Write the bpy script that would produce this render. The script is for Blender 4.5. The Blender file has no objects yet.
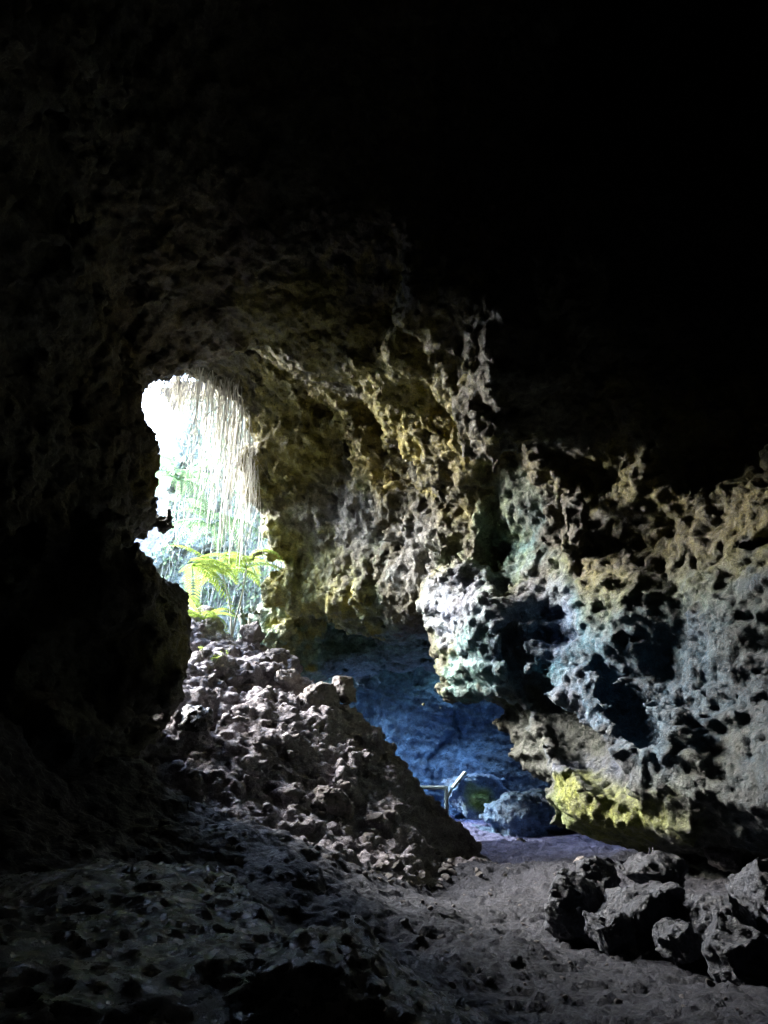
import bpy, math, random
import numpy as np
from mathutils import Vector, Matrix, Euler

random.seed(7); rng = np.random.default_rng(7)
sc = bpy.context.scene
C = sc.collection
R = math.radians

# ------------------------------------------------------------------ camera
PITCH = R(19.4); F_PX = 745.0; CAM = np.array([0.0, 0.0, 1.6])
cam_d = bpy.data.cameras.new('camera'); cam = bpy.data.objects.new('camera', cam_d); C.objects.link(cam)
cam.location = CAM; cam.rotation_euler = (R(90) + PITCH, 0, 0)
cam_d.sensor_fit = 'VERTICAL'; cam_d.sensor_height = 36; cam_d.lens = F_PX / 1024 * 36
cam_d.clip_start = 0.05; cam_d.clip_end = 500
sc.camera = cam
CP, SP = math.cos(PITCH), math.sin(PITCH)
def at(px, py, Y):
    """world point seen at photo pixel (px,py) at forward distance Y"""
    a = (px - 384) / F_PX; b = (512 - py) / F_PX
    t = Y / (CP - b * SP)
    return Vector((a * t, Y, 1.6 + t * (SP + b * CP)))

# ------------------------------------------------------------------ noise
_T = [rng.random((32, 32, 32), dtype=np.float32) * 2 - 1 for _ in range(4)]
def vnoise(x, y, z, k=0):
    T = _T[k % 4]
    # decorrelate axes by rotating
    X = x * 0.80 + y * 0.48 - z * 0.36 + 13.7 * k
    Y = -x * 0.60 + y * 0.64 - z * 0.48 + 5.1 * k
    Z = y * 0.60 + z * 0.80 + 9.3 * k
    i = np.floor(X).astype(np.int32); j = np.floor(Y).astype(np.int32); l = np.floor(Z).astype(np.int32)
    u = X - i; v = Y - j; w = Z - l
    u = u * u * (3 - 2 * u); v = v * v * (3 - 2 * v); w = w * w * (3 - 2 * w)
    i &= 31; j &= 31; l &= 31
    i1 = (i + 1) & 31; j1 = (j + 1) & 31; l1 = (l + 1) & 31
    a = T[i, j, l] * (1 - u) + T[i1, j, l] * u
    b = T[i, j1, l] * (1 - u) + T[i1, j1, l] * u
    c = T[i, j, l1] * (1 - u) + T[i1, j, l1] * u
    d = T[i, j1, l1] * (1 - u) + T[i1, j1, l1] * u
    return (a * (1 - v) + b * v) * (1 - w) + (c * (1 - v) + d * v) * w
def cells(x, y, z, seed=1, tilt=.5):
    """broken-rock noise: every cell is a tilted facet with its own height; returns (value, distance to cell centre)"""
    i0 = np.floor(x - .5).astype(np.int32); j0 = np.floor(y - .5).astype(np.int32); k0 = np.floor(z - .5).astype(np.int32)
    best = np.full(x.shape, 9., np.float32); val = np.zeros(x.shape, np.float32)
    for a in (0, 1):
        for b in (0, 1):
            for c in (0, 1):
                I, J, K = i0 + a, j0 + b, k0 + c
                r1 = _T[0][(I + seed * 7) & 31, J & 31, K & 31]; r2 = _T[1][I & 31, (J + seed * 5) & 31, K & 31]; r3 = _T[2][I & 31, J & 31, (K + seed * 3) & 31]
                dx = x - I - .5 - .38 * r1; dy = y - J - .5 - .38 * r2; dz = z - K - .5 - .38 * r3
                d = dx * dx + dy * dy + dz * dz
                r4 = _T[3][(I + seed) & 31, (J + 2 * seed) & 31, K & 31]
                v = r4 + tilt * (dx * r2 * 3 + dy * r3 * 3 + dz * r1 * 3)
                m = d < best; best = np.where(m, d, best); val = np.where(m, v, val)
    return val, np.sqrt(best)
def smooth(e0, e1, x):
    t = np.clip((x - e0) / (e1 - e0), 0, 1); return t * t * (3 - 2 * t)
def poly_sdf(pts, x, y):
    """positive inside"""
    d = np.full(x.shape, 1e9, np.float32); s = np.ones(x.shape, bool); n = len(pts)
    s = np.zeros(x.shape, bool)
    for i in range(n):
        ax, ay = pts[i]; bx, by = pts[(i + 1) % n]
        ex, ey = bx - ax, by - ay
        t = np.clip(((x - ax) * ex + (y - ay) * ey) / (ex * ex + ey * ey), 0, 1)
        d = np.minimum(d, np.hypot(x - ax - t * ex, y - ay - t * ey))
        c = ((ay > y) != (by > y))
        xi = ax + (y - ay) / (ey if abs(ey) > 1e-9 else 1e-9) * ex
        s ^= c & (x < xi)
    return np.where(s, d, -d)
def idw(ctrl, x, y, p=3.0):
    num = 0; den = 0
    for cx, cy, v in ctrl:
        w = 1.0 / (np.hypot(x - cx, y - cy) + 0.25) ** p
        num = num + w * v; den = den + w
    return num / den
def smax(a, b, k):
    h = np.clip(0.5 + 0.5 * (a - b) / k, 0, 1)
    return b * (1 - h) + a * h + k * h * (1 - h)
def smin(a, b, k): return -smax(-a, -b, k)

# ------------------------------------------------------------------ cave shape (void positive, metres)
HALL = [(6.6, -7), (6.4, 3), (5.9, 6.5), (4.6, 9), (3.3, 11.0), (2.35, 12.6), (1.3, 14.1), (0.2, 15.6), (-1.2, 16.6), (-2.7, 17.2),
        (-4.0, 19), (-11, 19), (-10.2, 14.8), (-7.7, 12.7), (-5.8, 11.0), (-5.0, 8), (-5.0, 2), (-5.6, -7)]
PASS = [(-7, 14.5), (0.4, 13.6), (1.6, 12.9), (3.2, 10.9), (5.2, 10.8), (7.5, 15), (8, 20), (6, 24), (2, 25.2), (-3, 25.0), (-7, 22)]
PIT = [(-12.8, 12.2), (-7.6, 12.2), (-6.7, 14.7), (-3.8, 15.4), (-3.0, 17.4), (-2.2, 20.5), (-3.4, 24.5), (-9, 26), (-13.5, 23.5), (-15, 19)]  # near left end added out of view for side light on the slope
PASSC = [(-6, 16, 6.3), (-4, 16.5, 6.0), (-2.5, 16, 5.9), (-1, 15.5, 5.35), (0.3, 14.8, 4.8), (1.0, 14.1, 4.0), (1.3, 13.6, 3.2), (1.75, 13.1, 1.9), (2.6, 12.1, .95),
         (3.4, 10.9, .35), (4.8, 11, .3), (3.0, 11.5, .7), (0, 20, 4.1), (-1, 17.5, 5.3), (.8, 16.5, 4.8), (-3, 20, 4.8), (3, 20, 3.6), (3.5, 15.5, 2.4), (5.5, 14, 1.5), (2, 24.5, 6), (-3, 24, 5.2), (6.5, 18, 2.5)]
GROUND = [(1.5, 6.3, 0), (3.2, 6, 0), (1.8, 9, 0), (1.0, 11.5, 0.03), (1.9, 14.3, 0), (2.6, 18, 0), (3, 23, .1), (6, 18, .2), (0.0, 12.6, .25), (-.9, 12.2, .55), (-2.4, 11.8, 1.1), (-3.6, 10.6, 1.9),
          (-1.4, 8.5, .62), (-2.3, 9.3, .95), (-4.6, 8, 2.4), (0.2, 7.2, .15), (-1, 5, .3), (0, 0, 0), (0, -6, 0), (4, -3, 0), (-4.5, 0, .5), (-4.5, 4, 1.0), (4.6, 9.5, .35), (0.3, 9.5, .18),
          (-5, 17, 4), (-6.5, 21, 4.2), (-2, 19, 1.5), (-3, 23, .5), (0, 17.5, .3), (-5.5, 13.6, 3.4)]
CREST = [(-6.6, 20.5, 5.4), (-4.9, 18.2, 5.5), (-4.25, 16.9, 5.3), (-2.5, 15.6, 4.15), (-.75, 14.6, 3.0), (.29, 14.4, 2.1), (1.05, 14.2, 1.25), (2.3, 13.9, .0)]
SHAFT = (1.5, 22.2, 2.1)  # unseen roof shaft added to light the back chamber

def ground_h(x, y): return idw(GROUND, x, y)
def mound_h(x, y):
    m = np.full(np.shape(x), -5.0)
    for (ax, ay, az), (bx, by, bz) in zip(CREST[:-1], CREST[1:]):
        ex, ey = bx - ax, by - ay
        t = np.clip(((x - ax) * ex + (y - ay) * ey) / (ex * ex + ey * ey), 0, 1)
        d = np.hypot(x - ax - t * ex, y - ay - t * ey)
        front = (y - ay - t * ey) < 0
        k = np.where(front, .68 + .5 * smooth(-2.2, -.2, x), 1.5)
        m = np.maximum(m, az + t * (bz - az) - k * np.maximum(d - 0.12, 0))
    cx_ = [c[0] for c in CREST[3:]]; zc_ = np.interp(x, cx_, [c[2] for c in CREST[3:]]); yc_ = np.interp(x, cx_, [c[1] for c in CREST[3:]])
    m2 = np.where((x > -2.5) & (x < 2.28), zc_ - .62 * np.abs(y - yc_) * np.where(y > yc_, 1.8, 1), -5)
    m = np.maximum(m, m2)
    return m

def ellipsoid(x, y, z, c, r):
    q = np.sqrt(((x - c[0]) / r[0]) ** 2 + ((y - c[1]) / r[1]) ** 2 + ((z - c[2]) / r[2]) ** 2)
    return (q - 1) * min(r)                       # positive outside
# rock masses that jut into the void: (centre, radii)
BLOBS = [(at(12, 470, 12.2), (1.2, .9, 0.7)),        # ledge on top of the left pillar
         (at(94, 464, 12.2), (0.5, 0.6, 0.26)),
         (at(78, 575, 12.0), (1.05, .9, 1.6)),
         (at(120, 640, 11.8), (1.05, 1.0, 1.3)),
         (at(10, 600, 11.0), (1.8, 1.8, 3.8)),
         (at(130, 655, 10.8), (0.5, 0.6, 0.5)),
         (at(520, 640, 12.6), (0.9, 1.0, 1.1)),        # swellings of the right wall
         (at(470, 610, 13.6), (0.7, 0.9, 0.9)),
         (at(120, 700, 11.6), (1.0, 1.0, .9)), (at(96, 738, 11.4), (1.3, 1.0, .6)), (at(60, 520, 11.8), (1.0, .9, 1.6)), (at(8, 400, 12.0), (1.4, .9, 1.6)),
         (at(440, 450, 15.2), (0.7, 0.9, 1.3)),
         (at(500, 500, 13.8), (0.6, 0.8, 1.2)),
         (at(440, 320, 13.0), (1.3, 1.2, 1.2)),        # rib of the ceiling running down to the right
         (at(530, 400, 12.0), (1.2, 1.2, 1.2)),
         (at(570, 470, 11.2), (0.9, 0.8, 0.9)),
         (at(560, 320, 11.2), (1.3, .9, 1.5)), (at(292, 632, 18.8), (1.1, 1.0, .95)), (at(600, 200, 10.6), (1.6, 1.0, 1.7)),
         (at(525, 815, 20.0), (.9, 0.6, .5)), (at(480, 800, 22.5), (.9, 0.8, .6)),
         ]
def fields(x, y, z, full=True):
    hp = poly_sdf(HALL, x, y)
    Hc = 10.4 + 3.2 * smooth(10.5, 7, y) - 1.45 * np.exp(-((y - 11.9) / 1.5) ** 2)
    zz = np.clip((z - 2.5) / (Hc - 2.5), 0, 1)
    Rr = 5.2 - np.maximum(2.2 * smooth(12, 15.3, y), 2.4 * smooth(8.5, 11, y) * smooth(-1.5, -3, x))
    off = Rr * (1 - np.sqrt(np.clip(1 - zz ** 2, 0, 1))) + np.where(z > Hc, (z - Hc) * 2, 0)
    off = off + smooth(12.6, 10.6, y) * np.where(x > 0, 0.95 * smooth(5.2, 1.6, z) - 1.0 * smooth(1.2, 0.6, z), 0)
    hall = (hp - off) * 0.85
    pp = poly_sdf(PASS, x, y)
    pc = idw(PASSC, x, y, 3.5)
    pas = smin(pp, (pc - z), 0.3)
    pit = poly_sdf(PIT, x, y) - 0.06 * (z - 10) + 1.0 * np.clip(z - 7.5, 0, 7) * smooth(-7.5, -10.5, x)  # pit flared open on the left, out of view, to admit more light
    sh = SHAFT[2] + 0.24 * (z - 4) - np.hypot(x - SHAFT[0], y - SHAFT[1])
    sh = np.where(z > 4.1, sh, -9)
    pit = np.where(z > 4, pit, -9)
    hull = np.maximum(smax(hall, pas, 0.25), pit)
    hull = np.maximum(hull, sh)
    for c, r in BLOBS: hull = smin(hull, ellipsoid(x, y, z, c, r), 0.35)
    alc = smin(poly_sdf([(2.6, 9.6), (9.2, 9.4), (9.6, -3), (2, -3)], x, y), smin(z - 5.3, 13.2 - z, .3), .5)  # side alcove added so the upper right wall falls into shadow
    hull = np.maximum(hull, alc)
    g = (z - ground_h(x, y)) * 0.9
    m = (z - mound_h(x, y)) * 0.62
    return hull, g, m

def march(px, py, deep=0.0):
    d = np.array(at(px, py, 10)) - CAM; d /= np.linalg.norm(d); t = np.arange(3, 30, .06)
    p = CAM[None] + t[:, None] * d[None]; h_, g_, m_ = fields(p[:, 0], p[:, 1], p[:, 2])
    h_, g_, m_ = rough(p[:, 0], p[:, 1], p[:, 2], h_, g_, m_)
    k = np.nonzero(np.minimum(np.minimum(h_, g_), m_) < 0)[0]
    return p[k[0] if len(k) else -1] + deep * d
CREASE = []
def crease(x, y, z):
    best = np.full(x.shape, -9.)
    if not CREASE: return best
    for i in (0, 1, 2, 3, 4, 6, 7, 8):
        (a, ra), (b, rb) = CREASE[i], CREASE[i + 1]; e = b - a
        t = np.clip(((x - a[0]) * e[0] + (y - a[1]) * e[1] + (z - a[2]) * e[2]) / (e @ e), 0, 1)
        best = np.maximum(best, ra + t * (rb - ra) - np.sqrt((x - a[0] - t * e[0]) ** 2 + (y - a[1] - t * e[1]) ** 2 + (z - a[2] - t * e[2]) ** 2))
    return best
def rough(x, y, z, hull, g, m):
    strat = smooth(5.5, 3.5, z) * (x > 0)
    big = (1 - .4 * strat) * 0.42 * vnoise(x / 2.6, y / 2.6, z / 2.0, 0) + 0.26 * vnoise(x / 1.15, y / 1.15, z / .9, 1)
    wx = .18 * vnoise(x / .7, y / .7, z / .7, 3); wy = .18 * vnoise(x / .6, y / .6, z / .6, 2)
    strat = smooth(5.5, 3.5, z) * (x > 0)
    c0, d0 = cells((x + wy) / 2.0, (y + wx) / 2.0, (z + wy) / 2.2, 4)
    c1, d1 = cells((x + wx) / .95, (y + wy) / .95, (z + wx) / (1.15 - .65 * strat), 1)
    c2, d2 = cells((x + wy) / .40, (y + wx) / .40, (z + wy) / (.55 - .33 * strat), 2)
    fine = (0.115 - .085 * strat) * c1 + (0.052 - .034 * strat) * c2 + .02 * (.5 - d2) + 0.03 * vnoise(x / .17, y / .17, z / .17, 1)
    hulln = big + fine * 1.1 + .16 * c0 + strat * .05 * np.sin((z + .25 * x + .5 * wx) * 18 + 3 * vnoise(x / 1.3, y / 1.3, z / .8, 0))
    h2 = np.maximum(hull - hulln, crease(x + .12 * wx, y, z + .12 * wy) * 1.3)
    g2 = g - (0.16 * vnoise(x / 1.7, y / 1.7, z / 1.7, 1) + 0.06 * vnoise(x / .55, y / .55, z / .55, 2) + 0.35 * fine * smooth(.3, 1.2, z + .15 - .02 * x) + .22 * fine)
    m2 = m - (0.20 * vnoise(x / 1.1, y / 1.1, z / 1.3, 2) + .85 * fine - .10)
    return h2, g2, m2

for px_, py_, r_ in [(405, 350, .6), (455, 385, .7), (505, 425, .75), (550, 470, .75), (590, 525, .6), (470, 300, .9), (540, 340, 1.0)]:
    c_ = march(px_, py_); BLOBS.append((c_ + np.array([.12, 0, .25]), (r_, r_ * .8, r_)))
_C = [(march(px, py, .22), r + .16) for px, py, r in [(498, 585, .06), (515, 640, .16), (540, 690, .22), (575, 735, .28), (605, 768, .22), (622, 790, .10)]]
_C += [(march(px, py, .15), r + .10) for px, py, r in [(600, 665, .05), (620, 700, .17), (648, 735, .15), (655, 760, .04)]]
CREASE.extend(_C)
def surface_nets(fn, lo, hi, h, coarse=None):
    n = [int(round((hi[i] - lo[i]) / h)) + 1 for i in range(3)]
    ax = [(lo[i] + h * np.arange(n[i])).astype(np.float32) for i in range(3)]
    V = fn(ax, h)
    ins = V > 0
    # active cells
    c = np.zeros([k - 1 for k in n], np.int8)
    for dx in (0, 1):
        for dy in (0, 1):
            for dz in (0, 1):
                c += ins[dx:n[0] - 1 + dx, dy:n[1] - 1 + dy, dz:n[2] - 1 + dz]
    act = (c > 0) & (c < 8)
    I = np.argwhere(act)
    idx = -np.ones(act.shape, np.int32); idx[act] = np.arange(len(I))
    acc = np.zeros((len(I), 3)); cnt = np.zeros(len(I))
    corners = [(a, b, d) for a in (0, 1) for b in (0, 1) for d in (0, 1)]
    for p in corners:
        for a in range(3):
            if p[a]: continue
            q = list(p); q[a] = 1
            v0 = V[I[:, 0] + p[0], I[:, 1] + p[1], I[:, 2] + p[2]]; v1 = V[I[:, 0] + q[0], I[:, 1] + q[1], I[:, 2] + q[2]]
            mk = (v0 > 0) != (v1 > 0)
            t = np.where(mk, v0 / np.where(mk, v0 - v1, 1), 0)
            pt = np.array(p, float)[None, :].repeat(len(I), 0); pt[:, a] = t
            acc[mk] += pt[mk]; cnt[mk] += 1
    P = (I + acc / cnt[:, None]) * h + np.array(lo)
    quads = []
    for a in range(3):
        b, d = (a + 1) % 3, (a + 2) % 3
        s0 = [slice(None)] * 3; s1 = [slice(None)] * 3
        s0[a] = slice(0, n[a] - 1); s1[a] = slice(1, n[a])
        ch = ins[tuple(s0)] != ins[tuple(s1)]
        E = np.argwhere(ch)
        E = E[(E[:, b] > 0) & (E[:, b] < n[b] - 1) & (E[:, d] > 0) & (E[:, d] < n[d] - 1)]
        pos = ins[E[:, 0], E[:, 1], E[:, 2]]
        def cell(ob, od):
            K = E.copy(); K[:, b] += ob; K[:, d] += od
            return idx[K[:, 0], K[:, 1], K[:, 2]]
        Q = np.stack([cell(-1, -1), cell(0, -1), cell(0, 0), cell(-1, 0)], 1)
        Q[pos] = Q[pos][:, ::-1]                # normals look into the void
        quads.append(Q)
    return P, np.concatenate(quads)

def make_mesh(name, P, Q, smooth_shade=True):
    used, inv = np.unique(Q, return_inverse=True)
    Pn = P[used]; Qn = inv.reshape(Q.shape)
    me = bpy.data.meshes.new(name)
    k = Q.shape[1]
    me.vertices.add(len(Pn)); me.vertices.foreach_set('co', Pn.astype(np.float32).ravel())
    me.loops.add(Qn.size); me.loops.foreach_set('vertex_index', Qn.astype(np.int32).ravel())
    me.polygons.add(len(Qn)); me.polygons.foreach_set('loop_start', (np.arange(len(Qn)) * k).astype(np.int32))
    me.update(calc_edges=True); me.validate()
    if smooth_shade: me.polygons.foreach_set('use_smooth', np.ones(len(me.polygons), bool))
    return me

def cave_field(ax, h):
    # coarse pass then noise only in the band near the surface
    X, Y, Z = np.meshgrid(ax[0], ax[1], ax[2], indexing='ij', sparse=True)
    s = 4
    cx, cy, cz = ax[0][::s], ax[1][::s], ax[2][::s]
    X3, Y3, Z3 = np.meshgrid(cx, cy, cz, indexing='ij')
    hull, g, m = fields(X3, Y3, Z3)
    base = np.minimum(np.minimum(hull, g), m)
    def up(A):
        for a in range(3):
            n = len(ax[a]); src = np.arange(n) / s
            i0 = np.clip(np.floor(src).astype(int), 0, A.shape[a] - 1); i1 = np.minimum(i0 + 1, A.shape[a] - 1)
            t = (src - i0).astype(np.float32); sh = [1, 1, 1]; sh[a] = n
            A = np.take(A, i0, a) * (1 - t.reshape(sh)) + np.take(A, i1, a) * t.reshape(sh)
        return A
    V = up(base.astype(np.float32))
    band = np.abs(V) < 1.25
    I = np.nonzero(band)
    x, y, z = ax[0][I[0]], ax[1][I[1]], ax[2][I[2]]
    H, G, M = (up(a.astype(np.float32))[I] for a in (hull, g, m))
    h2, g2, m2 = rough(x, y, z, H, G, M)
    V[I] = smin(smin(h2, g2, .08), m2, .06)
    return V
LO, HI = (-18.0, -3.2, -0.8), (10.6, 26.8, 15.6)
GRID = 0.09
P, Q = surface_nets(cave_field, LO, HI, GRID)
fc = P[Q].mean(1)
fh, fg, fm = fields(fc[:, 0], fc[:, 1], fc[:, 2])
fh = fh - 0.42 * vnoise(fc[:, 0] / 2.6, fc[:, 1] / 2.6, fc[:, 2] / 2.0, 0)
cls = np.argmin(np.stack([fh, fg, fm]), 0)
wob = vnoise(fc[:, 0] / 1.5, fc[:, 1] / 1.5, fc[:, 2] / 1.5, 2)
zc = fc[:, 2] + wob
pitm = poly_sdf(PIT, fc[:, 0], fc[:, 1]) > -0.9
pitm &= fc[:, 2] > 10.4
left = fc[:, 0] < (-1.5 - 0.12 * fc[:, 1])
part = np.full(len(Q), 0)                       # 0 right wall
part[(cls == 0) & left] = 1                     # left wall
part[(cls == 0) & (fc[:, 1] + wob * .5 > 17.6)] = 2   # back chamber
part[(cls == 0) & (zc > 7.6)] = 3               # ceiling
part[(cls == 0) & pitm] = 4                     # pit
part[(cls == 0) & (poly_sdf(PIT, fc[:, 0], fc[:, 1]) > -1.2) & (fc[:, 1] > 17.8)] = 4
part[cls == 1] = 5
part[cls == 2] = 6
print('faces', len(Q), np.bincount(part))
# ---- one simple subdivision of the whole shell, then fine relief along shared normals (no cracks between parts)
def vnormals(P, Q):
    a = P[Q[:, 2]] - P[Q[:, 0]]; b = P[Q[:, 3 if Q.shape[1] == 4 else 1]] - P[Q[:, 1 if Q.shape[1] == 4 else 0]]
    fn = np.cross(a, b) if Q.shape[1] == 4 else np.cross(P[Q[:, 1]] - P[Q[:, 0]], P[Q[:, 2]] - P[Q[:, 0]])
    N_ = np.zeros_like(P)
    for c in range(3):
        for k in range(Q.shape[1]):
            N_[:, c] += np.bincount(Q[:, k], fn[:, c], len(P))
    return N_ / (np.linalg.norm(N_, axis=1, keepdims=True) + 1e-12)
def subdivide(P, Q):
    E = np.concatenate([Q[:, [0, 1]], Q[:, [1, 2]], Q[:, [2, 3]], Q[:, [3, 0]]]).astype(np.int64)
    E.sort(1); key = E[:, 0] * len(P) + E[:, 1]
    u, inv = np.unique(key, return_inverse=True); inv = inv.reshape(4, -1)
    ea, eb = u // len(P), u % len(P)
    EM = (P[ea] + P[eb]) / 2; FM = P[Q].mean(1); n0 = len(P); n1 = n0 + len(EM)
    e = [inv[i] + n0 for i in range(4)]; f = np.arange(len(Q)) + n1
    Qs = np.concatenate([np.stack([Q[:, 0], e[0], f, e[3]], 1), np.stack([e[0], Q[:, 1], e[1], f], 1),
                         np.stack([f, e[1], Q[:, 2], e[2]], 1), np.stack([e[3], f, e[2], Q[:, 3]], 1)])
    return np.concatenate([P, EM, FM]), Qs
def worley(x, y, z, seed=1):
    """distance to the nearest jittered point (F1), cells of size one"""
    i = np.floor(x).astype(np.int64); j = np.floor(y).astype(np.int64); k = np.floor(z).astype(np.int64)
    best = np.full(x.shape, 9., np.float32)
    for a in (-1, 0, 1):
        for b in (-1, 0, 1):
            for c in (-1, 0, 1):
                I, J, K = i + a, j + b, k + c
                hsh = (I * 73856093 ^ J * 19349663 ^ K * 83492791 ^ seed * 2654435761) & 0xffffffff
                hsh = (hsh * 1103515245 + 12345) & 0xffffffff; r1 = (hsh >> 8 & 1023) / 1023.
                hsh = (hsh * 1103515245 + 12345) & 0xffffffff; r2 = (hsh >> 8 & 1023) / 1023.
                hsh = (hsh * 1103515245 + 12345) & 0xffffffff; r3 = (hsh >> 8 & 1023) / 1023.
                best = np.minimum(best, (I + r1 - x) ** 2 + (J + r2 - y) ** 2 + (K + r3 - z) ** 2)
    return np.sqrt(best)

# rock tints: (photo-located centre, radius m, rgb)  -- mineral crusts, algae, clay, with blue light and wall brightness put in
BASE = np.array([.13, .118, .07])
def place(px, py, Y, r, c, s=1.0): return (np.array(at(px, py, Y)), r, np.array(c), s)
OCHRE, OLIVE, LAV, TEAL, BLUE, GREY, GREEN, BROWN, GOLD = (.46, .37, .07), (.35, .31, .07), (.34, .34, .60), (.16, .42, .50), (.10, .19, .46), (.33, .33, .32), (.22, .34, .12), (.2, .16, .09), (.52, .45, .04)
PATCH = [place(345, 440, 16.6, 1.5, OCHRE), place(300, 470, 17, 1.6, OLIVE), place(400, 410, 16, 1.8, OLIVE), place(440, 420, 15, 1.4, OCHRE, .6),
         place(330, 520, 17, 1.5, GREY), place(300, 400, 16.5, 2.2, OLIVE), place(200, 330, 13, 3, BROWN), place(380, 360, 15, 1.8, OLIVE), place(310, 350, 15, 1.6, OLIVE),
         place(480, 600, 13.2, 1.2, LAV), place(500, 640, 12.6, 1.3, LAV), place(470, 660, 13.2, .8, TEAL), place(460, 690, 13.3, .6, TEAL), place(530, 590, 12.4, .5, (.33, .25, .14)),
         place(510, 520, 13.4, .9, TEAL, .8), place(410, 560, 15, 1.0, GREY), place(560, 640, 11.5, .9, TEAL), place(620, 640, 10.5, 1.0, TEAL, .8), place(690, 640, 9.6, 1.0, TEAL, .8), place(600, 590, 11, .6, OCHRE, .7),
         place(470, 470, 14.6, 1.5, OCHRE, .5), place(700, 500, 9.6, 2.0, OLIVE), place(740, 470, 9, 1.2, OCHRE, .5), place(720, 720, 9, 1.6, (.09, .165, .20)), place(600, 740, 10.6, 1.2, (.24, .23, .30)), place(680, 770, 9.6, .9, (.2, .19, .12)), place(650, 690, 10, 1.0, (.14, .26, .33)), place(430, 610, 14, .8, (.30, .32, .60)), place(540, 620, 12, .7, LAV),
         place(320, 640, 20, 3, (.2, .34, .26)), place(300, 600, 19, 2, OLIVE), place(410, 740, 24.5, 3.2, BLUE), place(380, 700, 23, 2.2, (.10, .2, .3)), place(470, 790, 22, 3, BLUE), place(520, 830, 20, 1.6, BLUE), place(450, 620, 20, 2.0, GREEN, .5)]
GOLDS = [place(625, 826, 13, .55, GOLD), place(595, 826, 13, .4, GOLD), place(565, 812, 13, .5, GOLD), place(600, 830, 13.4, .75, GOLD), place(560, 822, 14.2, .4, GREEN), place(575, 830, 14, .6, GOLD, .7), place(690, 840, 10.8, .45, GOLD, .7), place(480, 795, 19.6, .5, GREEN, .8), place(505, 785, 19.2, .5, GREEN, .7), place(320, 735, 14.2, .3, OCHRE, .8),
         place(160, 480, 12.5, .5, OCHRE, .6), place(182, 640, 12.6, .8, OLIVE, .9)]
def project(P_):
    v = P_ - CAM; f = v[:, 1] * CP + v[:, 2] * SP; u = -v[:, 1] * SP + v[:, 2] * CP
    return 384 + F_PX * v[:, 0] / f, 512 - F_PX * u / f, f
def settle(patches, P_):
    """move each patch along its line of sight onto the rock that is really there"""
    ahead = P_[P_[:, 1] > 3]; u, v, f = project(ahead); res = []
    for c, r, rgb, s in patches:
        pu, pv_, _ = project(c[None]); k = np.nonzero((np.abs(u - pu) < 7) & (np.abs(v - pv_) < 7))[0]
        if len(k): k = k[np.argsort(f[k])][:12]; c = ahead[k].mean(0)
        res.append((c, r, rgb, s))
    return res
def tint(P_, base=BASE, rock=True):
    x, y, z = P_[:, 0], P_[:, 1], P_[:, 2]
    w1 = vnoise(x / .8, y / .8, z / .8, 0) * .6 + vnoise(x / .3, y / .3, z / .3, 1) * .4
    w2 = vnoise(x / .5, y / .5, z / .5, 2)
    w1 = w1 + .45 * vnoise(x / .13, y / .13, z / .13, 3)
    col = np.repeat(base[None, :], len(P_), 0)
    for plist in ([PATCH, GOLDS] if rock else []):
        for c, r, rgb, s in plist:
            d = np.linalg.norm(P_ - c, axis=1) / r + w1 * .6
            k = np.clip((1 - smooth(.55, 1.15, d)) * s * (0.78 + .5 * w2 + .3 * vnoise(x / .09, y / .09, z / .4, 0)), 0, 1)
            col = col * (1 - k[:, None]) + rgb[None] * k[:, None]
    return np.clip(col, 0, 1)

P, Q = subdivide(P, Q); part = np.tile(part, 4); clsf = np.tile(cls, 4)
NV = vnormals(P, Q)
cv = np.zeros(len(P), np.int8); cv[Q.ravel()] = np.repeat(clsf, 4)
x, y, z = P[:, 0], P[:, 1], P[:, 2]
vis = (y > 4)
def relief(x, y, z, kind):
    wx = vnoise(x / .25, y / .25, z / .25, 1) * .05
    drip = .5 - cells(x / .24 + wx * 5, y / .24, z / .5 + wx * 5, 3)[1]          # elongated nodules
    cv_, cd = cells((x + wx) / .15, (y + wx) / .15, (z + wx) / .13, 5)
    f = vnoise(x / .08, y / .08, z / .08, 0) * .6 + vnoise(x / .045, y / .045, z / .045, 2) * .4
    up_ = smooth(3.8, 5.2, z)
    return np.where(kind == 0, (.02 + .065 * up_) * drip + (.024 + .01 * up_) * cv_ + .026 * f, np.where(kind == 2, .045 * cv_ + .05 * (.5 - cd) + .03 * f, .022 * cv_ + .014 * f))
P = P + NV * relief(x, y, z, cv)[:, None]
PATCH = settle(PATCH, P); GOLDS = settle(GOLDS, P)
TINT = tint(P)
pv = np.zeros(len(P), np.int8); pv[Q.ravel()] = np.repeat(part, 4)
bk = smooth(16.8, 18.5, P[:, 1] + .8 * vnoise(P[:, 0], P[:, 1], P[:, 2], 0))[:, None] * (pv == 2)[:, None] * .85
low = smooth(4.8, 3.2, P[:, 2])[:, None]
TINT = TINT * (1 - bk) + bk * (low * np.array([.125, .24, .36]) + (1 - low) * np.array([.12, .24, .20])) * (1 + .45 * vnoise(P[:, 0] / .4, P[:, 1] / .4, P[:, 2] / .3, 1) + .35 * vnoise(P[:, 0] / .13, P[:, 1] / .13, P[:, 2] / .1, 2))[:, None]  # blue and teal light of the back chamber put into the rock colour
gk = np.zeros(len(P))
for c_, r_, _, _ in [g_ for g_ in GOLDS if g_[0][1] > 17]: gk = np.maximum(gk, smooth(1.1, .5, np.linalg.norm(P - c_, axis=1) / r_ + .4 * vnoise(P[:, 0] / .3, P[:, 1] / .3, P[:, 2] / .3, 2)))
TINT = TINT * (1 - gk[:, None]) + gk[:, None] * np.array([.25, .36, .08])
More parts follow.
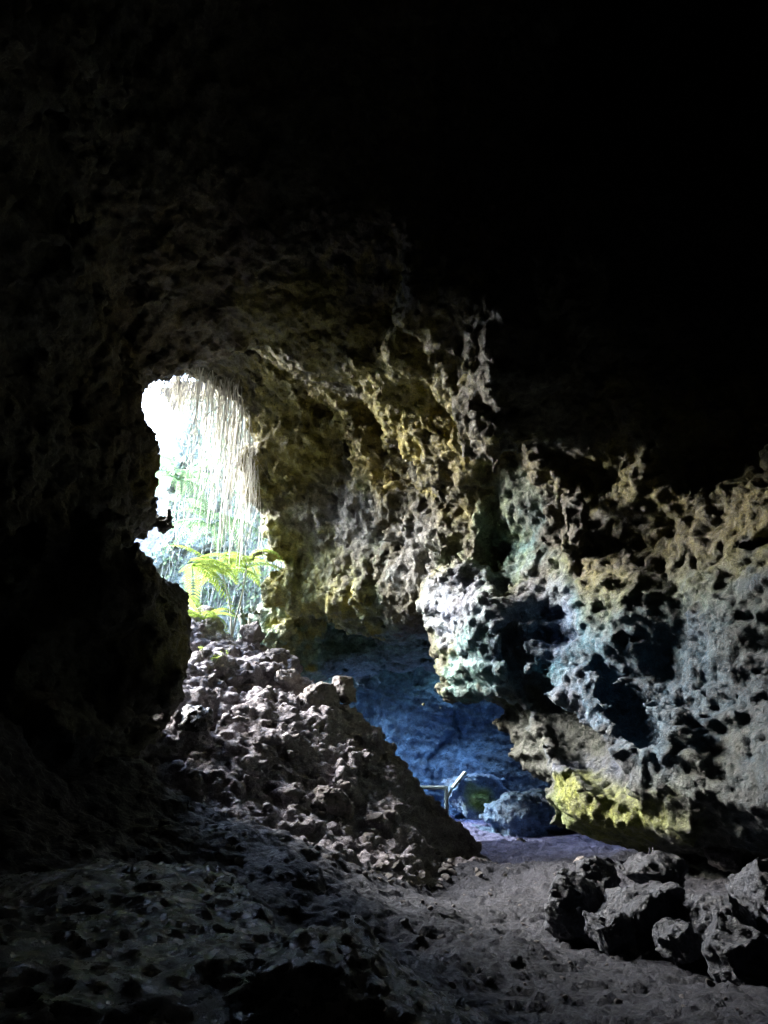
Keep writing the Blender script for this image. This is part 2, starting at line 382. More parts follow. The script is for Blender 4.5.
dm = smooth(1.0, 2.6, P[:, 0] + .5 * vnoise(P[:, 0], P[:, 1], P[:, 2], 2)) * smooth(14, 12.5, P[:, 1]); TINT *= ((1 - .45 * dm) * (1 - .45 * smooth(2.6, 4.2, P[:, 0])))[:, None] * (1 - (dm * smooth(4.6, 3.6, P[:, 2]))[:, None] * np.array([.34, .14, -.08]))  # right wall darkened by colour where the light should fade
TINT[(pv == 1) & (P[:, 1] < 13)] *= .5  # shade of the near left wall put into its colour
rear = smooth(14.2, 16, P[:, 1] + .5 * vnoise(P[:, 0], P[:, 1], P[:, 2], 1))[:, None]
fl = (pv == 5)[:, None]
TINT = np.where(fl, (1 - rear) * np.array([.019, .020, .029]) + rear * np.array([.17, .19, .34]), TINT)  # rear floor painted pale blue to stand in for light on the path
TINT[pv == 3] *= .72  # ceiling colour lowered to deepen its shade
TINT *= (1 - .45 * smooth(6.2, 8.2, P[:, 2] + .9 * vnoise(P[:, 0] / 1.2, P[:, 1] / 1.2, P[:, 2] / 1.2, 1)) * (P[:, 0] > .8))[:, None]  # shade painted into the upper right wall
TINT[(pv == 4) & (P[:, 1] > 21) & (P[:, 0] > -9.5)] = (.22, .25, .22)  # far pit wall made pale so the opening looks brightly lit
TINT[(P[:, 0] < -8.5) & (P[:, 2] > 4.5)] = (.6, .59, .53)  # unseen left side of the pit made pale to bounce light inside
NAMES = {0: ('cave_wall', 'rock'), 1: ('cave_wall', 'rock'), 2: ('cave_wall', 'rock'), 3: ('cave_ceiling', 'rock'), 4: ('cave_wall', 'rock'), 5: ('cave_floor', 'dirt'), 6: ('rubble_slope', 'slope')}

# ------------------------------------------------------------------ materials
class G:
    def __init__(s, name):
        s.m = bpy.data.materials.new(name); s.m.use_nodes = True; s.t = s.m.node_tree; s.t.nodes.clear()
        s.out = s.n('ShaderNodeOutputMaterial'); s.b = s.n('ShaderNodeBsdfPrincipled'); s.l(s.b.outputs[0], s.out.inputs['Surface'])
        s.vec = s.n('ShaderNodeTexCoord').outputs['Object']
    def n(s, typ, **kw):
        nd = s.t.nodes.new(typ)
        for k, v in kw.items(): setattr(nd, k, v)
        return nd
    def l(s, a, b): s.t.links.new(a, b)
    def noise(s, sc_, det=4, rg=.55, dist=0., vec=None):
        k = s.n('ShaderNodeTexNoise'); k.inputs['Scale'].default_value = sc_; k.inputs['Detail'].default_value = det
        k.inputs['Roughness'].default_value = rg; k.inputs['Distortion'].default_value = dist; s.l(vec or s.vec, k.inputs['Vector']); return k.outputs['Fac']
    def math(s, op, a, b=None, c=None):
        k = s.n('ShaderNodeMath', operation=op)
        for i, v in enumerate((a, b, c)):
            if v is None: continue
            if isinstance(v, (int, float)): k.inputs[i].default_value = v
            else: s.l(v, k.inputs[i])
        return k.outputs[0]
    def rng(s, v, a, b, c, d):
        k = s.n('ShaderNodeMapRange'); s.l(v, k.inputs[0])
        for i, q in enumerate((a, b, c, d)): k.inputs[i + 1].default_value = q
        return k.outputs[0]
    def ramp(s, v, stops):
        k = s.n('ShaderNodeValToRGB'); e = k.color_ramp.elements
        e[0].position, e[0].color = stops[0][0], (*stops[0][1], 1); e[1].position, e[1].color = stops[-1][0], (*stops[-1][1], 1)
        for p_, c_ in stops[1:-1]: q = e.new(p_); q.color = (*c_, 1)
        s.l(v, k.inputs[0]); return k.outputs[0]
    def mix(s, f, a, b, mode='MIX'):
        k = s.n('ShaderNodeMix', data_type='RGBA', blend_type=mode)
        for i, v in ((0, f), (6, a), (7, b)):
            if isinstance(v, (int, float)): k.inputs[i].default_value = v
            elif isinstance(v, tuple): k.inputs[i].default_value = (*v, 1)
            else: s.l(v, k.inputs[i])
        return k.outputs[2]
    def bump(s, h, dist, strength=1.0, normal=None):
        k = s.n('ShaderNodeBump'); k.inputs['Distance'].default_value = dist; k.inputs['Strength'].default_value = strength
        s.l(h, k.inputs['Height'])
        if normal is not None: s.l(normal, k.inputs['Normal'])
        return k.outputs[0]
def rock_mat(name, col=None, rough_=.7, spec=.4, bump=.03, fine=1.0, wet=0.0, pale=.35):
    g = G(name)
    if col is None: base = g.n('ShaderNodeAttribute', attribute_name='mineral_light').outputs['Color']
    else: base = g.mix(1, col, col)
    v = g.ramp(g.noise(3.5 * fine, 8, .7, .3), [(.30, (.35, .34, .33)), (.5, (.95, .95, .95)), (.72, (1.6, 1.58, 1.5))])
    c = g.mix(1.0, base, v, 'MULTIPLY')
    sp = g.rng(g.noise(26 * fine, 5, .7), .56, .68, 0, pale)            # pale mineral crust speckle
    c = g.mix(sp, c, g.mix(1.0, g.mix(1.0, base, (2.3, 2.3, 2.3), 'MULTIPLY'), (.05, .05, .045), 'ADD'))
    c = g.mix(1.0, c, g.ramp(g.noise(85 * fine, 3, .6), [(.35, (.55, .55, .55)), (.65, (1.45, 1.45, 1.45))]), 'MULTIPLY')
    pores = g.rng(g.noise(40 * fine, 3, .6), .30, .42, .75, 0)
    c = g.mix(pores, c, (.02, .02, .02))
    g.l(c, g.b.inputs['Base Color'])
    r = g.rng(g.noise(9 * fine, 4, .6), .35, .65, rough_ - .22 - wet, rough_ + .15)
    g.l(r, g.b.inputs['Roughness']); g.b.inputs['Specular IOR Level'].default_value = spec
    h = g.math('ADD', g.noise(14 * fine, 9, .72, .2), g.math('MULTIPLY', g.noise(55 * fine, 4, .6), .35))
    vo = g.n('ShaderNodeTexVoronoi'); vo.inputs['Scale'].default_value = 16 * fine; g.l(g.vec, vo.inputs['Vector'])
    h = g.math('SUBTRACT', h, g.math('MULTIPLY', vo.outputs['Distance'], .35))
    g.l(g.bump(h, bump), g.b.inputs['Normal'])
    return g.m
MAT = {'rock': rock_mat('basalt_rock', bump=.09, spec=.6),
       'slope': rock_mat('rubble_rock', (.30, .272, .285), rough_=.8, bump=.08, pale=.3, spec=.25),
       'dirt': rock_mat('trodden_dirt', None, rough_=.7, bump=.06, fine=1.6, pale=.25, spec=.3),
       'outcrop': rock_mat('damp_basalt', (.035, .036, .034), rough_=.42, bump=.055, fine=1.5, wet=.12, pale=.10, spec=.6),
       'boulder': rock_mat('boulder_rock', (.026, .031, .045), rough_=.6, bump=.05, fine=1.4, wet=.05, pale=.2, spec=.5),
       'stone': rock_mat('loose_stone', (.20, .18, .17), rough_=.8, bump=.03, fine=2.5, pale=.3, spec=.3)}

def tag(o, label=None, cat=None, group=None, kind=None):
    if label: o['label'] = label
    if cat: o['category'] = cat
    if group: o['group'] = group
    if kind: o['kind'] = kind
    return o
def link(name, me, mat=None, parent=None):
    o = bpy.data.objects.new(name, me); C.objects.link(o)
    if mat: me.materials.append(mat if not isinstance(mat, str) else MAT[mat])
    if parent: o.parent = parent
    return o
for k, (nm, mt) in NAMES.items():
    sel = part == k
    if not sel.any(): continue
    used = np.unique(Q[sel])
    me = make_mesh(nm, P, Q[sel])
    a = me.color_attributes.new('mineral_light', 'FLOAT_COLOR', 'POINT')  # mineral colours plus the light and shade painted into TINT
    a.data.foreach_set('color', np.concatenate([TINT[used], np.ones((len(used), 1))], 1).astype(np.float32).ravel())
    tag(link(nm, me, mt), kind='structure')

# the rock mass around the cave: a thick closed shell, open above the pit and the added light shaft, and at left to let in light
def rock_mass():
    X0, X1, Y0, Y1, Z0, Z1 = -19, 12, -6, 30, -2.5, 15.4
    def quad(vs): return vs
    import bmesh
    bm = bmesh.new()
    def q(*pts): bm.faces.new([bm.verts.new(p) for p in pts])
    q((X0, Y0, Z0), (X1, Y0, Z0), (X1, Y1, Z0), (X0, Y1, Z0))
    q((X0, Y0, Z0), (X0, Y0, Z1), (X1, Y0, Z1), (X1, Y0, Z0)); q((X0, Y1, Z0), (X1, Y1, Z0), (X1, Y1, Z1), (X0, Y1, Z1))
    q((X0, Y0, Z0), (X0, Y1, Z0), (X0, Y1, 7.8), (X0, Y0, 7.8)); q((X0, Y0, 7.8), (X0, 11, 7.8), (X0, 11, Z1), (X0, Y0, Z1)); q((X0, 28, 7.8), (X0, Y1, 7.8), (X0, Y1, Z1), (X0, 28, Z1)); q((X0, -150, 7.8), (X0, 200, 7.8), (-250, 200, 5.0), (-250, -150, 5.0)); q((X1, Y0, Z0), (X1, Y0, Z1), (X1, Y1, Z1), (X1, Y1, Z0))
    step = .5
    xs = np.arange(X0, X1, step); ys = np.arange(Y0, Y1, step)
    for i in xs:
        for j in ys:
            cx, cy = np.array([i + step / 2]), np.array([j + step / 2])
            if poly_sdf(PIT, cx, cy)[0] > (1.0 if i > -9 else -6.0) or math.hypot(cx[0] - SHAFT[0], cy[0] - SHAFT[1]) < SHAFT[2] + 2.5: continue
            q((i, j, Z1), (i + step, j, Z1), (i + step, j + step, Z1), (i, j + step, Z1))
    bmesh.ops.remove_doubles(bm, verts=bm.verts, dist=.001)
    me = bpy.data.meshes.new('ground'); bm.to_mesh(me); bm.free()
    return me
tag(link('ground', rock_mass(), 'slope'), kind='structure')
# ------------------------------------------------------------------ finding surfaces
bpy.context.view_layer.update()
SURF = [o for o in C.objects if o.type == 'MESH' and o.get('kind') == 'structure' and o.name != 'ground']
def cast(o_, d_, objs=SURF, far=60):
    best = None
    for ob in objs:
        okk, loc, nrm, _ = ob.ray_cast(Vector(o_), Vector(d_).normalized(), distance=far)
        if okk and (best is None or (loc - Vector(o_)).length < best[2]): best = (loc.copy(), nrm.copy(), (loc - Vector(o_)).length, ob)
    return best
def hit(px, py, objs=SURF):
    d = at(px, py, 10) - Vector(CAM)
    return cast(CAM, d, objs)
FLOORS = [o for o in SURF if o.name.startswith(('cave_floor', 'rubble_slope'))]
def down(x, y, z=9.0):
    h = cast((x, y, z), (0, 0, -1), FLOORS)
    return h[0].z if h else 0.0

# ------------------------------------------------------------------ boulders
import bmesh
_ico = {}
def ico(sub):
    if sub not in _ico:
        bm = bmesh.new(); bmesh.ops.create_icosphere(bm, subdivisions=sub, radius=1)
        _ico[sub] = (np.array([v.co[:] for v in bm.verts]), np.array([[v.index for v in f.verts] for f in bm.faces])); bm.free()
    return _ico[sub]
def boulder_mesh(name, radii, seed, sub=5, planes=26, lump=.28, grain=.022, cut=(.42, .80), facet=.8):
    r_ = np.random.default_rng(seed)
    D, T = ico(sub); Pb = D.copy()
    o = r_.uniform(-40, 40, 3)
    Pb *= (1 + lump * vnoise(D[:, 0] * 1.3 + o[0], D[:, 1] * 1.3 + o[1], D[:, 2] * 1.3 + o[2], seed))[:, None]
    for _ in range(planes):
        n_ = r_.normal(size=3); n_ /= np.linalg.norm(n_); dd = r_.uniform(*cut)
        s_ = Pb @ n_ - dd
        Pb -= np.maximum(s_, 0)[:, None] * n_[None] * .9
    Pb *= np.array(radii)[None]
    nn = vnormals(Pb, T)
    q = Pb + o
    s = grain
    rel = s * 2.2 * (.5 - worley(q[:, 0] / (s * 6), q[:, 1] / (s * 6), q[:, 2] / (s * 6), seed)) + s * 3.0 * vnoise(q[:, 0] / (s * 14), q[:, 1] / (s * 14), q[:, 2] / (s * 14), 1) \
        + s * .8 * vnoise(q[:, 0] / (s * 2.4), q[:, 1] / (s * 2.4), q[:, 2] / (s * 2.4), 2)
    c_, d_ = cells(q[:, 0] / (s * 7), q[:, 1] / (s * 7), q[:, 2] / (s * 7), seed); c2_, _ = cells(q[:, 0] / (s * 3), q[:, 1] / (s * 3), q[:, 2] / (s * 3), seed + 1)
    rel = rel * .45 + s * facet * c_ + s * .5 * c2_
    Pb = Pb + nn * rel[:, None]
    return make_mesh(name, Pb, T)
def boulder(px, py, Y, radii, seed, label, name='boulder', cat='boulder', mat='boulder', rz=0, group=None, **k):
    p = at(px, py, Y)
    o = link(name, boulder_mesh(name, radii, seed, **k), mat)
    o.location = p; o.rotation_euler = (0, 0, rz)
    return tag(o, label, cat, group)
# foreground
boulder(0, 1040, 4.3, (2.2, 2.5, 1.1), 3, 'huge black rock mass filling the bottom left corner beside the path', 'rock_outcrop', 'rock outcrop', 'outcrop', sub=7, grain=.03, facet=.18)
boulder(275, 1060, 4.6, (1.15, 1.7, .72), 5, 'low dark rounded rock outcrop with damp glints at the bottom centre, left of the path', 'rock_outcrop', 'rock outcrop', 'outcrop', sub=7, grain=.03, planes=7, facet=.18)
# right side pile
boulder(572, 912, 8.9, (.48, .5, .52), 11, 'jagged dark boulder at the left end of the pile beside the path')
boulder(640, 918, 8.5, (.72, .6, .48), 12, 'broad blue grey boulder with a flat face in the middle of the right hand pile', sub=6)
boulder(655, 872, 8.9, (.42, .4, .30), 13, 'pointed dark boulder topping the pile below the yellow moss')
boulder(715, 925, 8.1, (.62, .6, .50), 14, 'dark boulder right of the broad blue grey one, half lost in shadow', sub=6)
boulder(768, 900, 8.3, (.6, .6, .58), 15, 'black boulder at the right end of the pile, nearest the cave wall', sub=6)
boulder(722, 858, 9.6, (.30, .3, .20), 16, 'pale grey green stone lying behind the dark pile at the foot of the right wall', mat='stone')
boulder(600, 880, 9.3, (.36, .4, .34), 17, 'small dark boulder wedged behind the gap between the two front boulders of the pile')
boulder(606, 930, 8.2, (.34, .3, .26), 18, 'low rough black rock in front of the left end of the pile, touching the path')
boulder(682, 940, 7.8, (.36, .34, .3), 19, 'low black rock filling the front gap between the two largest boulders of the pile')
boulder(745, 965, 7.2, (.5, .45, .4), 20, 'nearest dark rock of the right hand pile, low at the right edge')
# on the slope
boulder(316, 705, 14.3, (.62, .6, .55), 21, 'large angular block jutting from the crest of the rubble slope', mat='stone', sub=6, grain=.035)
boulder(345, 690, 14.6, (.36, .4, .42), 28, 'upright knobbly rock behind the large angular block on the slope crest', mat='stone')
boulder(288, 680, 14.9, (.36, .4, .3), 22, 'knobbly rock just uphill of the large angular block', mat='stone')
boulder(250, 634, 16.0, (.44, .4, .34), 23, 'rounded brown rock near the top of the slope, right below the tree fern', mat='stone')
boulder(222, 648, 16.2, (.28, .3, .2), 24, 'small pale rock left of the rounded brown one at the slope top', mat='stone')
boulder(212, 672, 15.6, (.34, .3, .24), 27, 'rock below the slope top beside the yellow green sprigs', mat='stone')
boulder(198, 716, 12.6, (.44, .4, .26), 25, 'dark flat boulder at the foot of the left rock pillar', mat='outcrop')
boulder(408, 862, 13.0, (.2, .2, .13), 26, 'small pale stone at the toe of the slope, beside the path', mat='stone')
boulder(545, 852, 16.2, (.42, .3, .16), 31, 'low flat stone lying on the blue lit path in the back passage', mat='stone')
boulder(520, 846, 17.2, (.3, .25, .14), 32, 'small stone behind the low flat one on the back passage path', mat='stone')
boulder(590, 868, 12.0, (.3, .25, .14), 33, 'flat stone right of the path just below the yellow moss', mat='stone')

boulder(272, 664, 15.5, (.5, .45, .34), 41, 'angular block on the slope crest between the rounded brown rock and the large jutting block', mat='stone', sub=6)
boulder(300, 724, 13.9, (.5, .45, .36), 42, 'broken block just below the large jutting block on the rubble slope', mat='stone', sub=6)
boulder(238, 692, 14.8, (.42, .4, .3), 43, 'half buried block in the upper left part of the rubble slope', mat='stone', sub=6)
boulder(330, 812, 12.4, (.5, .45, .42), 44, 'rounded knobbly lump low on the front of the rubble slope', mat='stone', sub=6)
boulder(262, 775, 12.8, (.5, .5, .4), 45, 'big dusty block in the middle of the rubble slope front', mat='stone', sub=6)
# ------------------------------------------------------------------ loose stones, each one an object
protos = [boulder_mesh('loose_stone', (1, rng.uniform(.7, 1), rng.uniform(.5, .75)), 50 + i, sub=3, planes=9, grain=.05) for i in range(7)]
for me in protos: me.materials.append(MAT['stone'])
def stone(px, py, r, label, group):
    h = hit(px, py, FLOORS)
    h0 = hit(px, py)
    if h is None or h0[2] < h[2] - .05 or h[1].z < .25: return
    o = bpy.data.objects.new('loose_stone', protos[random.randrange(7)]); C.objects.link(o)
    s_ = r * h[2] / F_PX; o.scale = (s_, s_, s_)
    o.location = h[0] + Vector((0, 0, s_ * .15)); o.rotation_euler = (random.uniform(-.4, .4), random.uniform(-.4, .4), random.uniform(0, 6.3))
    tag(o, label, 'stone', group)
for i in range(95):
    t = random.random(); px = random.uniform(125, 330); py = random.uniform(735, 880)
    stone(px, py, random.choice([2, 2.5, 3, 3, 4, 5, 7]), 'loose lava stone lying on the low ground left of the slope foot', 'stones scattered left of the slope foot')
for i in range(110):
    t = random.random(); px = 205 + 265 * t + random.uniform(-60, 10); py = 640 + 225 * t + random.uniform(-10, 70)
    stone(px, py, random.choice([2.5, 3, 3, 4, 5, 6, 8]), 'loose lava stone lodged on the rubble slope', 'stones lodged on the slope')
for i in range(22):
    stone(random.uniform(355, 482), random.uniform(862, 880), random.choice([3, 4, 5, 6]), 'small stone in the row along the toe of the slope', 'stones along the slope toe')
for i in range(110):
    stone(random.uniform(400, 740), random.uniform(868, 1010), random.choice([1.5, 2, 2.5, 3, 5]), 'small stone scattered on the dark path', 'stones on the path')
# ------------------------------------------------------------------ plants and railing
def leaf_mat(name, col, col2):
    g = G(name); g.l(g.mix(g.noise(6, 3), col, col2), g.b.inputs['Base Color'])
    g.b.inputs['Roughness'].default_value = .9; g.b.inputs['Specular IOR Level'].default_value = 0.02
    tr = g.n('ShaderNodeBsdfTranslucent'); tr.inputs[0].default_value = (*[min(1, c * 1.3) for c in col2], 1)
    mx = g.n('ShaderNodeMixShader'); mx.inputs[0].default_value = .35
    g.l(g.b.outputs[0], mx.inputs[1]); g.l(tr.outputs[0], mx.inputs[2]); g.l(mx.outputs[0], g.out.inputs['Surface'])
    return g.m
MAT['fern'] = leaf_mat('fern_leaf', (.11, .19, .03), (.24, .32, .07))
MAT['fern_pale'] = leaf_mat('pale_fern_leaf', (.05, .12, .05), (.14, .22, .11))
MAT['vine'] = leaf_mat('vine_leaf', (.07, .13, .07), (.26, .34, .22))
gr = G('root_bark'); gr.l(gr.mix(gr.noise(3, 3), (.30, .29, .25), (.62, .61, .55)), gr.b.inputs['Base Color']); gr.b.inputs['Roughness'].default_value = .8; MAT['root'] = gr.m
gr = G('teal_paint'); gr.l(gr.mix(gr.rng(gr.noise(18, 4), .55, .7, 0, .6), (.72, .92, .92), (.45, .5, .45)), gr.b.inputs['Base Color']); gr.b.inputs['Roughness'].default_value = .45; MAT['teal'] = gr.m

class MB:
    def __init__(s): s.v = []; s.f = []
    def tube(s, pts, radii, n=5):
        k0 = len(s.v); up = Vector((.3, .2, 1))
        for i, p in enumerate(pts):
            d = (Vector(pts[min(i + 1, len(pts) - 1)]) - Vector(pts[max(i - 1, 0)])).normalized()
            a = d.cross(up); a = a.normalized() if a.length > 1e-3 else Vector((1, 0, 0)); b = d.cross(a)
            for j in range(n):
                t = 2 * math.pi * j / n; s.v.append(Vector(p) + (a * math.cos(t) + b * math.sin(t)) * radii[i])
        for i in range(len(pts) - 1):
            for j in range(n):
                s.f.append((k0 + i * n + j, k0 + i * n + (j + 1) % n, k0 + (i + 1) * n + (j + 1) % n, k0 + (i + 1) * n + j))
        s.f.append(tuple(k0 + j for j in range(n))[::-1]); s.f.append(tuple(k0 + (len(pts) - 1) * n + j for j in range(n)))
    def leaf(s, p, d, side, L, W, droop=.15):
        k = len(s.v); d = d.normalized(); side = side.normalized()
        s.v += [p, p + d * L * .35 + side * W, p + d * L - Vector((0, 0, droop * L)), p + d * L * .35 - side * W]
        s.f.append((k, k + 1, k + 2, k + 3))
    def box(s, c, dx, dy, dz, M=None):
        k = len(s.v)
        for a in (-1, 1):
            for b in (-1, 1):
                for e in (-1, 1):
                    q = Vector((a * dx / 2, b * dy / 2, e * dz / 2)); s.v.append(Vector(c) + (M @ q if M else q))
        for f in ((0, 1, 3, 2), (4, 6, 7, 5), (0, 4, 5, 1), (2, 3, 7, 6), (0, 2, 6, 4), (1, 5, 7, 3)): s.f.append(tuple(k + i for i in f))
    def build(s, name, mat, parent=None):
        me = bpy.data.meshes.new(name); me.from_pydata([tuple(v) for v in s.v], [], s.f); me.update()
        return link(name, me, mat, parent)
def frond(length, lift, droop, width, n=22):
    """one frond growing along +x from the origin"""
    m = MB(); pts = []
    for i in range(n + 1):
        t = i / n; pts.append(Vector((length * (t - .12 * t * t), 0, length * (lift * t - droop * t * t))))
    m.tube(pts, [.011 * (1 - .8 * i / n) for i in range(n + 1)], 4)
    for i in range(3, n):
        t = i / n; d = (pts[i + 1] - pts[i]).normalized()
        W = width * math.sin(math.pi * min(1, (t * .92 + .08)) ** .8) + .015
        for sgn in (-1, 1):
            dd = (Vector((0, sgn, 0)) + d * .45); m.leaf(pts[i], dd, d, W * random.uniform(.85, 1.1), length / n * .42, .25)
    return m
def empty(name, loc, label, cat, group=None):
    o = bpy.data.objects.new(name, None); C.objects.link(o); o.location = loc; return tag(o, label, cat, group)
def fern(loc, n, L, mat, label, name='fern', stems=None, az0=0, spread=6.28, lift=(.5, 1.0), group=None):
    root = empty(name, loc, label, 'fern', group)
    heads = [Vector((0, 0, 0))]
    if stems:
        heads = []
        for s_ in stems:
            m = MB(); e = Vector(s_); pts = [e * t + Vector((math.sin(t * 3) * .05, 0, 0)) for t in (0, .2, .4, .6, .8, 1)]
            m.tube([Vector((0, 0, -.15))] + pts[1:], [.03, .026, .022, .02, .018, .016], 6); m.build('stem', 'root', root); heads.append(pts[-1])
    for hd in heads:
        for i in range(n):
            f = frond(L * random.uniform(.7, 1.1), random.uniform(*lift), random.uniform(.6, 1.0), .17 * L).build('frond', mat, root)
            f.location = hd; f.rotation_euler = (random.uniform(-.2, .2), random.uniform(-.1, .1), az0 + spread * (i + random.uniform(-.3, .3)) / n)
    return root
def ground_at(px, py, dflt):
    h = hit(px, py, FLOORS); return h[0] if h else at(px, py, dflt)
tf = ground_at(232, 630, 17)
fern(tf, 9, 1.45, 'fern', 'spindly tree fern with two thin stems on top of the rubble slope', 'tree_fern', stems=[(-.35, .1, 1.35), (.2, .15, 1.5)], lift=(.5, 1.0))
fern(ground_at(203, 622, 17) + Vector((0, 0, .05)), 11, 1.0, 'fern', 'low yellow green fern at the foot of the tree fern, against the left pillar', lift=(.5, 1.0))
fern(at(192, 566, 16.6), 8, 1.6, 'fern', 'arching yellow green fern growing from the pillar edge left of the tree fern', az0=-.9, spread=3.0, lift=(.2, .7))
fern(at(178, 480, 20.5), 11, 2.0, 'fern_pale', 'large washed out fern in the sunlit pit, left of the hanging roots', lift=(.3, .9))
fern(at(212, 525, 20), 11, 1.9, 'fern_pale', 'large pale fern in the pit behind the lower hanging roots', lift=(.4, .9))
for i, (px, py, lab) in enumerate([(214, 664, 'small yellow leafed sprig growing among rocks just below the slope top, leftmost of the sprigs'),
                        (226, 660, 'small yellow leafed sprig among rocks below the rounded brown rock'), (203, 655, 'small green sprig growing where the slope meets the left pillar')]):
    h = hit(px, py); m = MB(); m2 = MB()
    r0 = empty('sprig', h[0], lab, 'plant', 'yellow green sprigs on the slope')
    for k in range(5):
        a = random.uniform(0, 6.28); e = Vector((math.cos(a) * .1, math.sin(a) * .1, random.uniform(.1, .22)))
        m.tube([Vector((0, 0, -.04)), e * .5, e], [.006, .005, .003], 4)
        for q in range(4):
            b = random.uniform(0, 6.28); m2.leaf(e * random.uniform(.5, 1), Vector((math.cos(b), math.sin(b), .3)), Vector((-math.sin(b), math.cos(b), 0)), .08, .02)
    m.build('stem', 'root', r0); m2.build('leaves', 'fern', r0)

# hanging roots: far too many to count, one mass
PITLO = (-8.5, -2.2); m = MB(); cnt = 0
for _ in range(9000):
    x_ = random.uniform(-7.6, -2.4); y_ = random.uniform(15.0, 19.8)
    h = cast((x_, y_, 7.2), (0, 0, 1), SURF, 5.2)
    if not h: continue
    z0 = h[0].z
    if z0 < 8.2: continue
    # only near the rim of the opening
    if poly_sdf(PIT, np.array([x_]), np.array([y_]))[0] < -.55: continue
    L = random.uniform(1.2, 3.6) * (1.25 if x_ > -4.4 else .8)
    L = min(L, z0 - 6.2 + random.uniform(-.3, .6))
    if x_ > -2.85: continue
    n = 9; ph = random.uniform(0, 6); sw = random.uniform(.03, .22); pts = []; L *= random.choice((.35, .6, 1, 1))
    for i in range(n + 1):
        t = i / n; pts.append(Vector((x_ + sw * math.sin(ph + (3 + 3 * math.sin(ph * 7)) * t) * t ** .5 + .08 * t * math.sin(ph), y_ + sw * math.cos(ph * 2 + 4 * t), z0 + .1 - L * t)))
    r0 = random.choice((.005, .007, .009, .012, .02)); m.tube(pts, [r0 * (1 - .6 * i / n) for i in range(n + 1)], 3)
    for q_ in range(random.randint(0, 3)):                              # forks
        k_ = random.randint(2, n - 2); e_ = Vector((random.gauss(0, .12), random.gauss(0, .12), -random.uniform(.3, .9)))
        m.tube([pts[k_], pts[k_] + e_ * .5 + Vector((random.gauss(0, .04), 0, 0)), pts[k_] + e_], [r0 * .6, r0 * .5, r0 * .3], 3)
    cnt += 1
    if cnt > 420: break
print('roots', cnt)
tag(m.build('hanging_roots', 'root'), 'curtain of pale hanging roots over the bright cave opening', 'roots', kind='stuff')
# leaves and trailing stems on the walls of the pit
m = MB(); mr = MB(); n_ = 0
PW = [o for o in SURF if o.name.startswith('cave_wall')]
for _ in range(1500):
    a = random.uniform(R(35), R(185)); o_ = Vector((-6.4, 18.2, random.uniform(6.0, 15.2)))
    d_ = Vector((math.cos(a), math.sin(a), random.uniform(-.15, .15)))
    h = cast(o_, d_, PW, 12)
    if not h or h[0].y < 19.5 or h[0].z > 14.6: continue
    p = h[0]; nn_ = h[1] if h[1].dot(d_) < 0 else -h[1]
    for k in range(random.randint(4, 9)):
        q = p + nn_ * random.uniform(.02, .3) + Vector((random.gauss(0, .2), random.gauss(0, .2), random.gauss(0, .25)))
        e = (nn_ * .5 + Vector((random.gauss(0, .6), random.gauss(0, .6), -.8)))
        m.leaf(q, e, e.cross(Vector((random.random(), random.random(), .3))), random.uniform(.1, .3), random.uniform(.025, .06), .1)
    if random.random() < .35:
        L = random.uniform(.8, 2.6); ph = random.uniform(0, 6)
        mr.tube([p + nn_ * (.1 + .06 * i) + Vector((.05 * math.sin(ph + i), .05 * math.cos(ph + i), -L * i / 5)) for i in range(6)], [.014, .012, .011, .01, .008, .005], 3)
tag(m.build('wall_foliage', 'vine'), 'sunlit leaves covering the wall of the pit beyond the opening', 'foliage', kind='stuff')
tag(mr.build('trailing_stems', 'root'), 'pale trailing stems hanging down the sunlit pit wall', 'vines', kind='stuff')

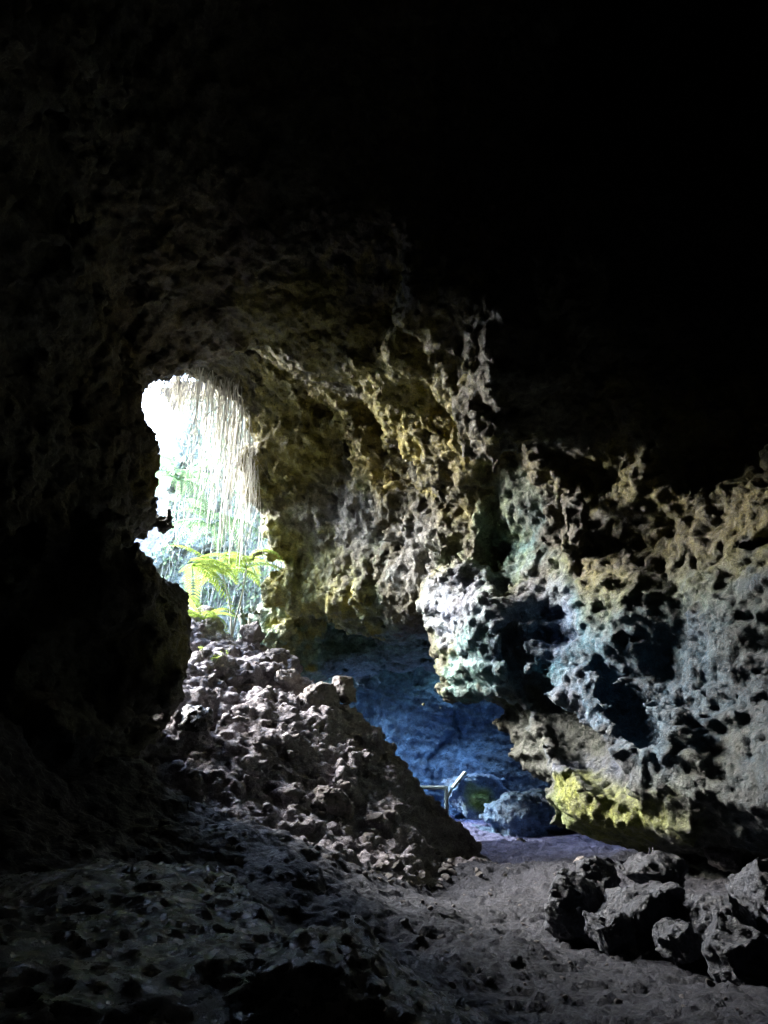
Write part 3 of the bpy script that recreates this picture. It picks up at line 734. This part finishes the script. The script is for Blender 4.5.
# railing with its slanted panel
p = at(446, 786, 15.6); gz = down(p.x, p.y, 2.5); H_ = p.z - gz
rl = empty('railing', (p.x, p.y, gz), 'thin teal metal railing with a slanted panel on its post, beside the back passage path', 'railing')
m = MB(); m.tube([(0, 0, -.1), (0, 0, H_ * .5), (0, 0, H_)], [.042] * 3, 10); m.build('post', 'teal', rl)
m = MB(); m.tube([(-1.7, .35, H_ - .035), (-.8, .17, H_ - .03), (-.034, .0, H_ - .03)], [.036] * 3, 10); m.build('rail', 'teal', rl)
m = MB(); m.tube([(-1.7, .35, -.3), (-1.7, .35, H_ - .065)], [.034] * 2, 10); m.build('post', 'teal', rl)
m = MB(); m.tube([(.02, 0, H_ - .22), (.13, 0, H_ - .02)], [.022] * 2, 8); m.build('bracket', 'teal', rl)
M_ = Euler((0, R(-48), R(10))).to_matrix(); m = MB(); m.box((.25, -.01, H_ + .11), .40, .20, .035, M_); m.build('panel', 'teal', rl)
# ------------------------------------------------------------------ light
SUN_TO = Vector((-0.80, 0.40, 0.46)).normalized()
w = bpy.data.worlds.new('World'); sc.world = w; w.use_nodes = True
nt = w.node_tree; nt.nodes.clear()
sky = nt.nodes.new('ShaderNodeTexSky'); sky.sky_type = 'NISHITA'; sky.sun_disc = False
sky.sun_elevation = math.asin(SUN_TO.z); sky.sun_rotation = math.atan2(SUN_TO.x, SUN_TO.y) % (2 * math.pi)
bg = nt.nodes.new('ShaderNodeBackground'); bg.inputs[1].default_value = 0.15
wo = nt.nodes.new('ShaderNodeOutputWorld'); nt.links.new(sky.outputs[0], bg.inputs[0]); nt.links.new(bg.outputs[0], wo.inputs[0])
sd = bpy.data.lights.new('sun', 'SUN'); sd.energy = 1.5; sd.angle = R(48); sd.color = (1, .97, .92)
so = bpy.data.objects.new('sun', sd); C.objects.link(so); so.rotation_euler = SUN_TO.to_track_quat('Z', 'Y').to_euler()
def portal(cx, cy, cz, sx, sy):
    d = bpy.data.lights.new('sky_portal', 'AREA'); d.shape = 'RECTANGLE'; d.size = sx; d.size_y = sy; d.cycles.is_portal = True
    o = bpy.data.objects.new('sky_portal', d); C.objects.link(o); o.location = (cx, cy, cz)
portal(-11, 19.0, 15.3, 16, 16); portal(SHAFT[0], SHAFT[1], 15.3, 10, 10)
sc.view_settings.view_transform = 'Standard'; sc.view_settings.look = 'None'; sc.view_settings.gamma = 1; sc.view_settings.use_curve_mapping = False
sc.view_settings.exposure = 5.65
cy = sc.cycles; cy.use_denoising = True; cy.denoiser = 'OPENIMAGEDENOISE'
cy.max_bounces = 4; cy.diffuse_bounces = 3; cy.glossy_bounces = 2; cy.transmission_bounces = 2; cy.transparent_max_bounces = 8
cy.use_adaptive_sampling = False; cy.caustics_reflective = False; cy.sample_clamp_indirect = 3
print('done script')
